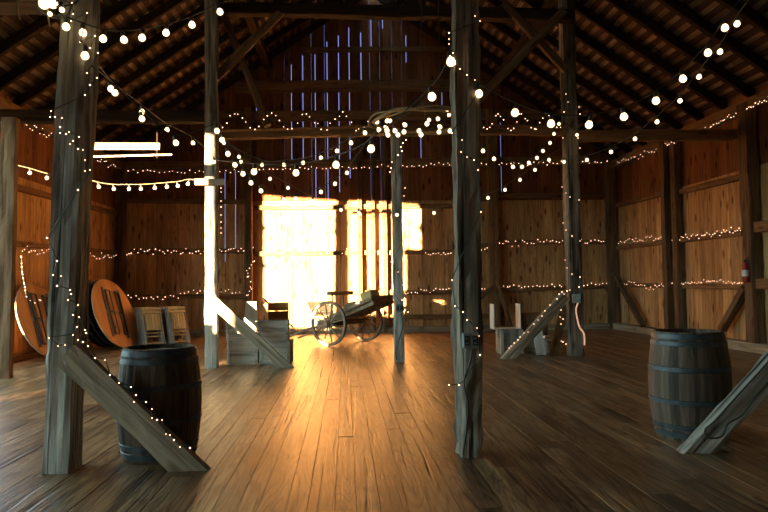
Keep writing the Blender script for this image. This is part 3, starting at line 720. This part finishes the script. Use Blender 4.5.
def festoon(label, pix, Y0, Y1, lead=(), tail=(), mat='cord', s=1):
    """globe bulbs along a sagging cord; pix = bulb pixels, depth runs from Y0 to Y1 along the string"""
    n = len(pix); q = [at(x, y, Y0+(Y1-Y0)*i/max(1, n-1)) for i, (x, y) in enumerate(pix)]
    t = thing('festoon_light_string', label, 'string lights', q[0]); o = q[0].copy()
    up = Vector((0, 0, BR*1.1+.045))*s
    a = [at(*p_) for p_ in lead]; b_ = [at(*p_) for p_ in tail]
    bm = bmesh.new(); tube(bm, [p_-o for p_ in spline(a+[p_+up for p_ in q]+b_)], .0055 if mat == 'cord' else .0035, 5); obj('cord', bm, M[mat], t, smooth=True)
    for p_ in q:
        bl = add('light_bulb', ME_BULB, t, p_-o, (random.uniform(-.25, .25), random.uniform(-.25, .25), 0), s)
        add('bulb_socket', ME_SOCK, bl, (0, 0, 0))
    return t
festoon('near string of round bulbs sagging across the upper left corner', [(66, 27), (83, 33), (103, 39), (124, 40), (142, 38), (166, 33), (192, 25), (220, 12)], 4.72, 5.5, [(58, 14, 4.75)], [(250, -6, 5.7)])
festoon('string of bulbs running back from the near post to the sunlit post', [(85, 56), (111, 89), (142, 112), (167, 130), (193, 143), (214, 162)], 4.82, 10.55, [(80, 42, 4.8)], s=1.05)
festoon('string from the sunlit post dipping low before rising to the hoop', [(115, 93), (142, 119), (176, 143), (217, 131), (222, 140), (228, 154), (235, 165), (243, 174), (251, 183), (261, 191), (284, 200), (296, 199), (321, 192), (335, 184), (347, 173)], 5.8, 9.6, [(92, 66, 4.9)], [(376, 129, 8.1)])
festoon('longest string sagging from the sunlit post to the tall right post', [(224, 143), (239, 157), (241, 162), (270, 179), (288, 188), (312, 201), (341, 210), (359, 213), (397, 215), (434, 213), (488, 198), (505, 190), (520, 180), (535, 170), (549, 160)], 10.5, 10.7, [(218, 134, 10.6)], [(566, 146, 11.3)], 'cord_light')
festoon('string of larger bulbs climbing from the left to the middle post', [(254, 172), (296, 173), (336, 165), (371, 149), (432, 97), (451, 62)], 7.6, 4.92, [(214, 160, 10.5)], s=1.3)
festoon('short string rising from the sunlit post to the hoop', [(262, 165), (284, 165), (303, 163), (321, 158), (337, 151), (351, 143), (365, 133)], 10.2, 8.3, [(220, 140, 10.6)], [(374, 125, 8.0)])
festoon('string from the middle post sagging to the upper right corner', [(479, 94), (515, 113), (551, 124), (589, 125), (624, 117), (656, 101), (683, 79), (708, 53), (725, 28)], 4.92, 5.2, [(472, 84, 4.95)], [(745, -6, 5.2)], s=1.1)
festoon('string from the tall right post rising to the upper right corner', [(564, 162), (587, 160), (611, 152), (635, 139), (657, 122), (680, 101), (699, 77), (720, 52), (737, 24)], 11.2, 5.8, [(560, 160, 11.3)], [(752, -4, 5.4)], s=1.05)
festoon('string sagging between the hoop and the tall right post', [(577, 135), (559, 124), (554, 134), (550, 143), (543, 151), (537, 158), (529, 163), (522, 167), (513, 167), (494, 159), (483, 151)], 11.25, 8.8, [(577, 128, 11.3)], [(460, 125, 8.0)])
festoon('straight string of white bulbs along the left tie beam', [(9, 168), (30, 173), (47, 178), (70, 181), (85, 183), (99, 187), (114, 189), (129, 189), (141, 189), (155, 188), (167, 187), (178, 186), (188, 184)], 10.7, 10.6, [(-6, 160, 10.8)], [(197, 180, 10.55)], 'cord_light')

# hoop chandelier
hc = at(423, 122, 8.0)
hoop = thing('hoop_chandelier', 'hanging twine-wrapped hoop carrying a ring of warm bulbs', 'chandelier', hc)
bm = bmesh.new(); RH = .63
for q, rr in ((0, .022), (.06, .012), (-.05, .012)):
    tube(bm, [((RH+q)*math.cos(a), (RH+q)*math.sin(a), .02*math.sin(5*a+q*40)) for a in [2*math.pi*k/60 for k in range(60)]], rr, 6, closed=True)
obj('ring', bm, M['twine'], hoop)
for dx2, dy2 in ((0, 0.0), (.24, .1)):
    bm = bmesh.new(); tube(bm, [(dx2, dy2, .0 if dx2 else .24), (dx2*.98, dy2, 3.0), (dx2*.95, dy2, roof_z(hc.x+dx2*.95)-hc.z-.06)], .005, 5); obj('hanging_wire', bm, M['iron'], hoop)
bm = bmesh.new()
for a in (.3, 1.35, 2.4, 3.44, 4.49, 5.5): tube(bm, [(0, 0, .25), (RH*math.cos(a), RH*math.sin(a), 0)], .004, 5)
tube(bm, [(.24, .1, 0), (RH*math.cos(.15), RH*math.sin(.15), 0)], .004, 5); obj('spider_wire', bm, M['iron'], hoop)
for x, y in ((377, 122), (387, 121), (390, 121), (386, 128), (387, 131), (379, 130), (388, 135), (395, 131), (398, 135), (404, 132), (405, 125), (419, 131), (421, 135), (427, 124), (429, 120), (438, 119), (440, 127), (439, 132), (447, 110), (449, 115), (450, 131)):
    a = math.atan2((122-y)*4.0, x-423); d = .045
    p_ = at(x, y, 8.0 - 0 + 0) - hc; k = Vector((RH*math.cos(a), RH*math.sin(a)))
    add('light_bulb', ME_BULB, hoop, at(x, y, 8.0+max(-.6, min(.6, k.y))) - hc, (random.uniform(-.8, .8), random.uniform(-.8, .8), 0), .95)

# coiled cable bundle with bulbs on the near post
cc = at(60, 8, 4.72)
bundle = thing('cable_bundle', 'tangled bundle of green cord and bulbs at the top left post', 'string lights', cc)
bm = bmesh.new()
for k in range(6):
    r_ = random.uniform(.05, .11); cxx = random.uniform(-.07, .05); cz = random.uniform(-.05, .06); ph = random.random()*6
    tube(bm, [(cxx+r_*1.2*math.cos(a), -.03+.02*math.sin(2*a+ph)-.006*k, cz+r_*.7*math.sin(a)) for a in [2*math.pi*j/20 for j in range(20)]], .006, 5, closed=True)
obj('cord_coil', bm, M['cord'], bundle)
bm = bmesh.new(); tube(bm, [(-.07, -.03, -.02), (-.06, -.05, -.1), (-.05, -.05, -.16)], .006, 5); tube(bm, [(-.29, -.02, .04), (-.285, -.02, -.05), (-.27, -.02, -.10)], .006, 5); tube(bm, [(-.29, -.02, .04), (-.16, -.02, .05), (-.06, -.02, .01)], .006, 5); obj('loose_end', bm, M['cord_light'], bundle)
for x, y, s in ((44, 4, 1.35), (53, 4, 1.2), (50, 14, .6), (62, 10, .7)): add('light_bulb', ME_BULB, bundle, at(x, y, 4.66)-cc, (1.2, .3, 0), s)

# fairy lights
def fairy(label, pts, rad, cordmat='cord', cord=True, cr=.004):
    o = pts[0].copy(); t = thing('fairy_light_string', label, 'fairy lights', o)
    if cord:
        bm = bmesh.new(); tube(bm, [p_-o+Vector((0, .006, .004)) for p_ in pts], cr, 4); obj('cord', bm, M[cordmat], t)
    for p_ in pts[:100]: add('fairy_bulb', ME_FAIRY[rad], t, p_-o, None, random.uniform(.75, 1.15))
    return t
def run(poly, n, jit=1.6, plane=None, wave=0, per=30):
    """n points along a pixel polyline, jittered, put on a wall plane: ('Y',v) or ('X',v)"""
    seg = [math.dist(a, b_) for a, b_ in zip(poly, poly[1:])]; tot = sum(seg); out = []
    n = int(n*.82)
    for i in range(n):
        s = tot*(i+random.uniform(.2, .8))/n; j = 0
        while j < len(seg)-1 and s > seg[j]: s -= seg[j]; j += 1
        k = s/seg[j]; x = poly[j][0]*(1-k)+poly[j+1][0]*k; y = poly[j][1]*(1-k)+poly[j+1][1]*k
        y += random.gauss(0, jit*.8) + wave*math.sin(2*math.pi*x/per)
        out.append(at(x, y, plane[1]) if plane[0] == 'Y' else atX(x, y, plane[1]))
    return out
BY = ('Y', 17.672); RX = ('X', 7.53); LX = ('X', -6.02)
fairy('fairy lights along the top of the back wall from left corner', run([(118, 170), (180, 172), (250, 171), (330, 168), (385, 167)], 75, 1.2, BY), .0125)
fairy('fairy lights along the top of the back wall right half', run([(385, 167), (440, 165), (520, 164), (612, 162)], 70, 1.2, BY), .0125)
fairy('fairy lights along the eave of the right wall', run([(616, 163), (640, 156), (690, 136), (740, 112), (770, 98)], 85, 1.5, ('X', 7.44)), .0095)
fairy('fairy lights along the eave of the left wall', run([(0, 112), (20, 122), (55, 138), (90, 154), (117, 168)], 60, 3, ('X', -5.94)), .0095)
fairy('fairy lights on the upper girt of the left wall', run([(22, 250), (48, 253), (88, 256), (105, 258), (117, 256)], 55, 2.5, LX), .0095)
fairy('fairy lights on the girt across the back left bay', run([(119, 256), (132, 252), (150, 251), (200, 252), (254, 249)], 55, 2, BY), .0125)
fairy('fairy lights on the bright girt in the sunlit patch', run([(262, 253), (330, 253), (352, 250), (385, 253)], 22, 1.5, ('Y', 17.672)), .0125)
fairy('short run of fairy lights right of the slim post', run([(425, 254), (452, 254)], 14, 1.2, BY), .0125)
fairy('fairy lights on the girt across the back right bay', run([(480, 249), (496, 243), (540, 242), (612, 241)], 52, 1.8, BY), .0125)
fairy('fairy lights on the upper girt of the right wall', run([(617, 242), (640, 240), (660, 238), (672, 239), (700, 235), (746, 229)], 80, 2.0, RX), .0095)
fairy('fairy lights on the low girt in the back left bay', run([(122, 299), (135, 295), (150, 299), (170, 295), (200, 292), (254, 292)], 42, 1.8, BY), .0125)
fairy('fairy lights on the low girt between slim and middle posts', run([(392, 296), (410, 292), (450, 289)], 24, 1.6, BY), .0125)
fairy('fairy lights on the low girt in the back right bay', run([(480, 291), (500, 286), (540, 286), (612, 284)], 45, 1.4, BY), .0125)
fairy('fairy lights dipping along the low girt of the right wall', run([(617, 283), (636, 284), (645, 288), (655, 288), (663, 284), (690, 283), (720, 281), (745, 283), (756, 287), (768, 282)], 85, 1.3, RX), .0095)
fairy('fairy lights wound around the long tie beam left of the hoop', run([(220, 122), (262, 122), (300, 122), (335, 121), (370, 122)], 44, 1.5, ('Y', 10.84), 8, 35), .0095)
fairy('fairy lights wound around the tie beam left of the right post', run([(482, 122), (520, 122), (562, 121)], 34, 1.5, ('Y', 10.98), 8, 24), .0095)
def fl(label, pix, Y, rad): return fairy(label, [at(x, y, Y) for x, y in pix], rad)
fl('fairy lights twined around the left front post', [(58, 1), (72, 3), (73, 14), (71, 21), (87, 13), (80, 42), (95, 36), (90, 48), (98, 53), (87, 73), (97, 78), (90, 85), (85, 95), (51, 111), (50, 117), (55, 117), (62, 118), (60, 127), (60, 133), (66, 134), (69, 132), (79, 137), (70, 144), (73, 141), (78, 149), (83, 150), (85, 160), (85, 171), (90, 170), (78, 190), (47, 238), (57, 261), (53, 275), (61, 276), (57, 286), (70, 290), (71, 294), (68, 300), (78, 305), (73, 315), (77, 327), (73, 335), (49, 338), (58, 346), (65, 345)], 4.78, .006)
fl('fairy lights along the brace before the left barrel', [(79, 317), (85, 330), (86, 333), (78, 340), (83, 342), (88, 346), (95, 358), (105, 360), (110, 375), (119, 383), (131, 387), (136, 395), (134, 402), (146, 402), (152, 409), (152, 418), (157, 420), (162, 420), (166, 434), (170, 435), (174, 440), (180, 447), (190, 448)], 4.805, .006)
fl('fairy lights spiralling down the rough middle post', [(475, 16), (480, 21), (449, 33), (449, 39), (449, 44), (453, 53), (450, 56), (455, 64), (460, 69), (467, 75), (475, 80), (480, 90), (452, 133), (462, 140), (461, 152), (467, 157), (474, 160), (478, 170), (481, 212), (452, 280), (455, 306), (463, 312), (467, 320), (477, 328), (479, 336), (480, 355), (464, 381), (459, 385), (449, 385)], 4.90, .006)
fl('fairy lights spiralling around the tall right post', [(566, 94), (568, 102), (564, 112), (579, 107), (580, 114), (563, 138), (578, 138), (580, 148), (562, 187), (566, 193), (570, 197), (579, 200), (563, 223), (566, 230), (572, 236), (580, 241), (565, 260), (567, 268), (572, 274), (580, 277), (579, 287), (570, 290)], 11.3, .0095)
fl('fairy lights along the brace at the tall right post', [(567, 291), (564, 294), (562, 292), (559, 294), (557, 299), (550, 305), (545, 311), (542, 316), (538, 320), (534, 324), (528, 332), (524, 333), (520, 337), (518, 340), (514, 343), (511, 346), (509, 348)], 11.14, .0095)
fl('fairy lights hanging off the board by the tall right post', [(565, 303), (561, 310), (560, 317), (563, 319), (561, 324), (555, 340), (557, 341), (561, 341), (563, 342), (566, 344), (544, 337)], 11.6, .0095)
fl('red-tinted fairy lights down the right side of the sunlit post', [(221, 188), (221, 192), (221, 201), (221, 207), (221, 215), (221, 222), (221, 228), (221, 233)], 10.62, .0095)
fl('fairy lights around the foot of the hoop and slim post', [(405, 188), (404, 196), (404, 205), (391, 217), (403, 223), (404, 240), (391, 262), (398, 272), (403, 285), (402, 300), (408, 312), (391, 290)], 10.97, .0095)
fl('short tail of fairy lights hanging below the hoop', [(406, 140), (403, 143), (401, 147), (402, 151), (398, 155), (392, 162), (391, 168), (390, 172)], 8.05, .0095)
fairy('fairy lights hanging down the left wall behind the near post', run([(21, 255), (22, 270), (25, 290), (27, 300), (38, 305), (42, 300)], 22, 2.0, ('X', -5.85)), .0095)
fairy('fairy lights hanging beside the crates at the left bay post', run([(255, 258), (246, 275), (252, 285), (246, 300)], 18, 2.5, ('Y', 17.485)), .0125)
bpy.context.view_layer.update()
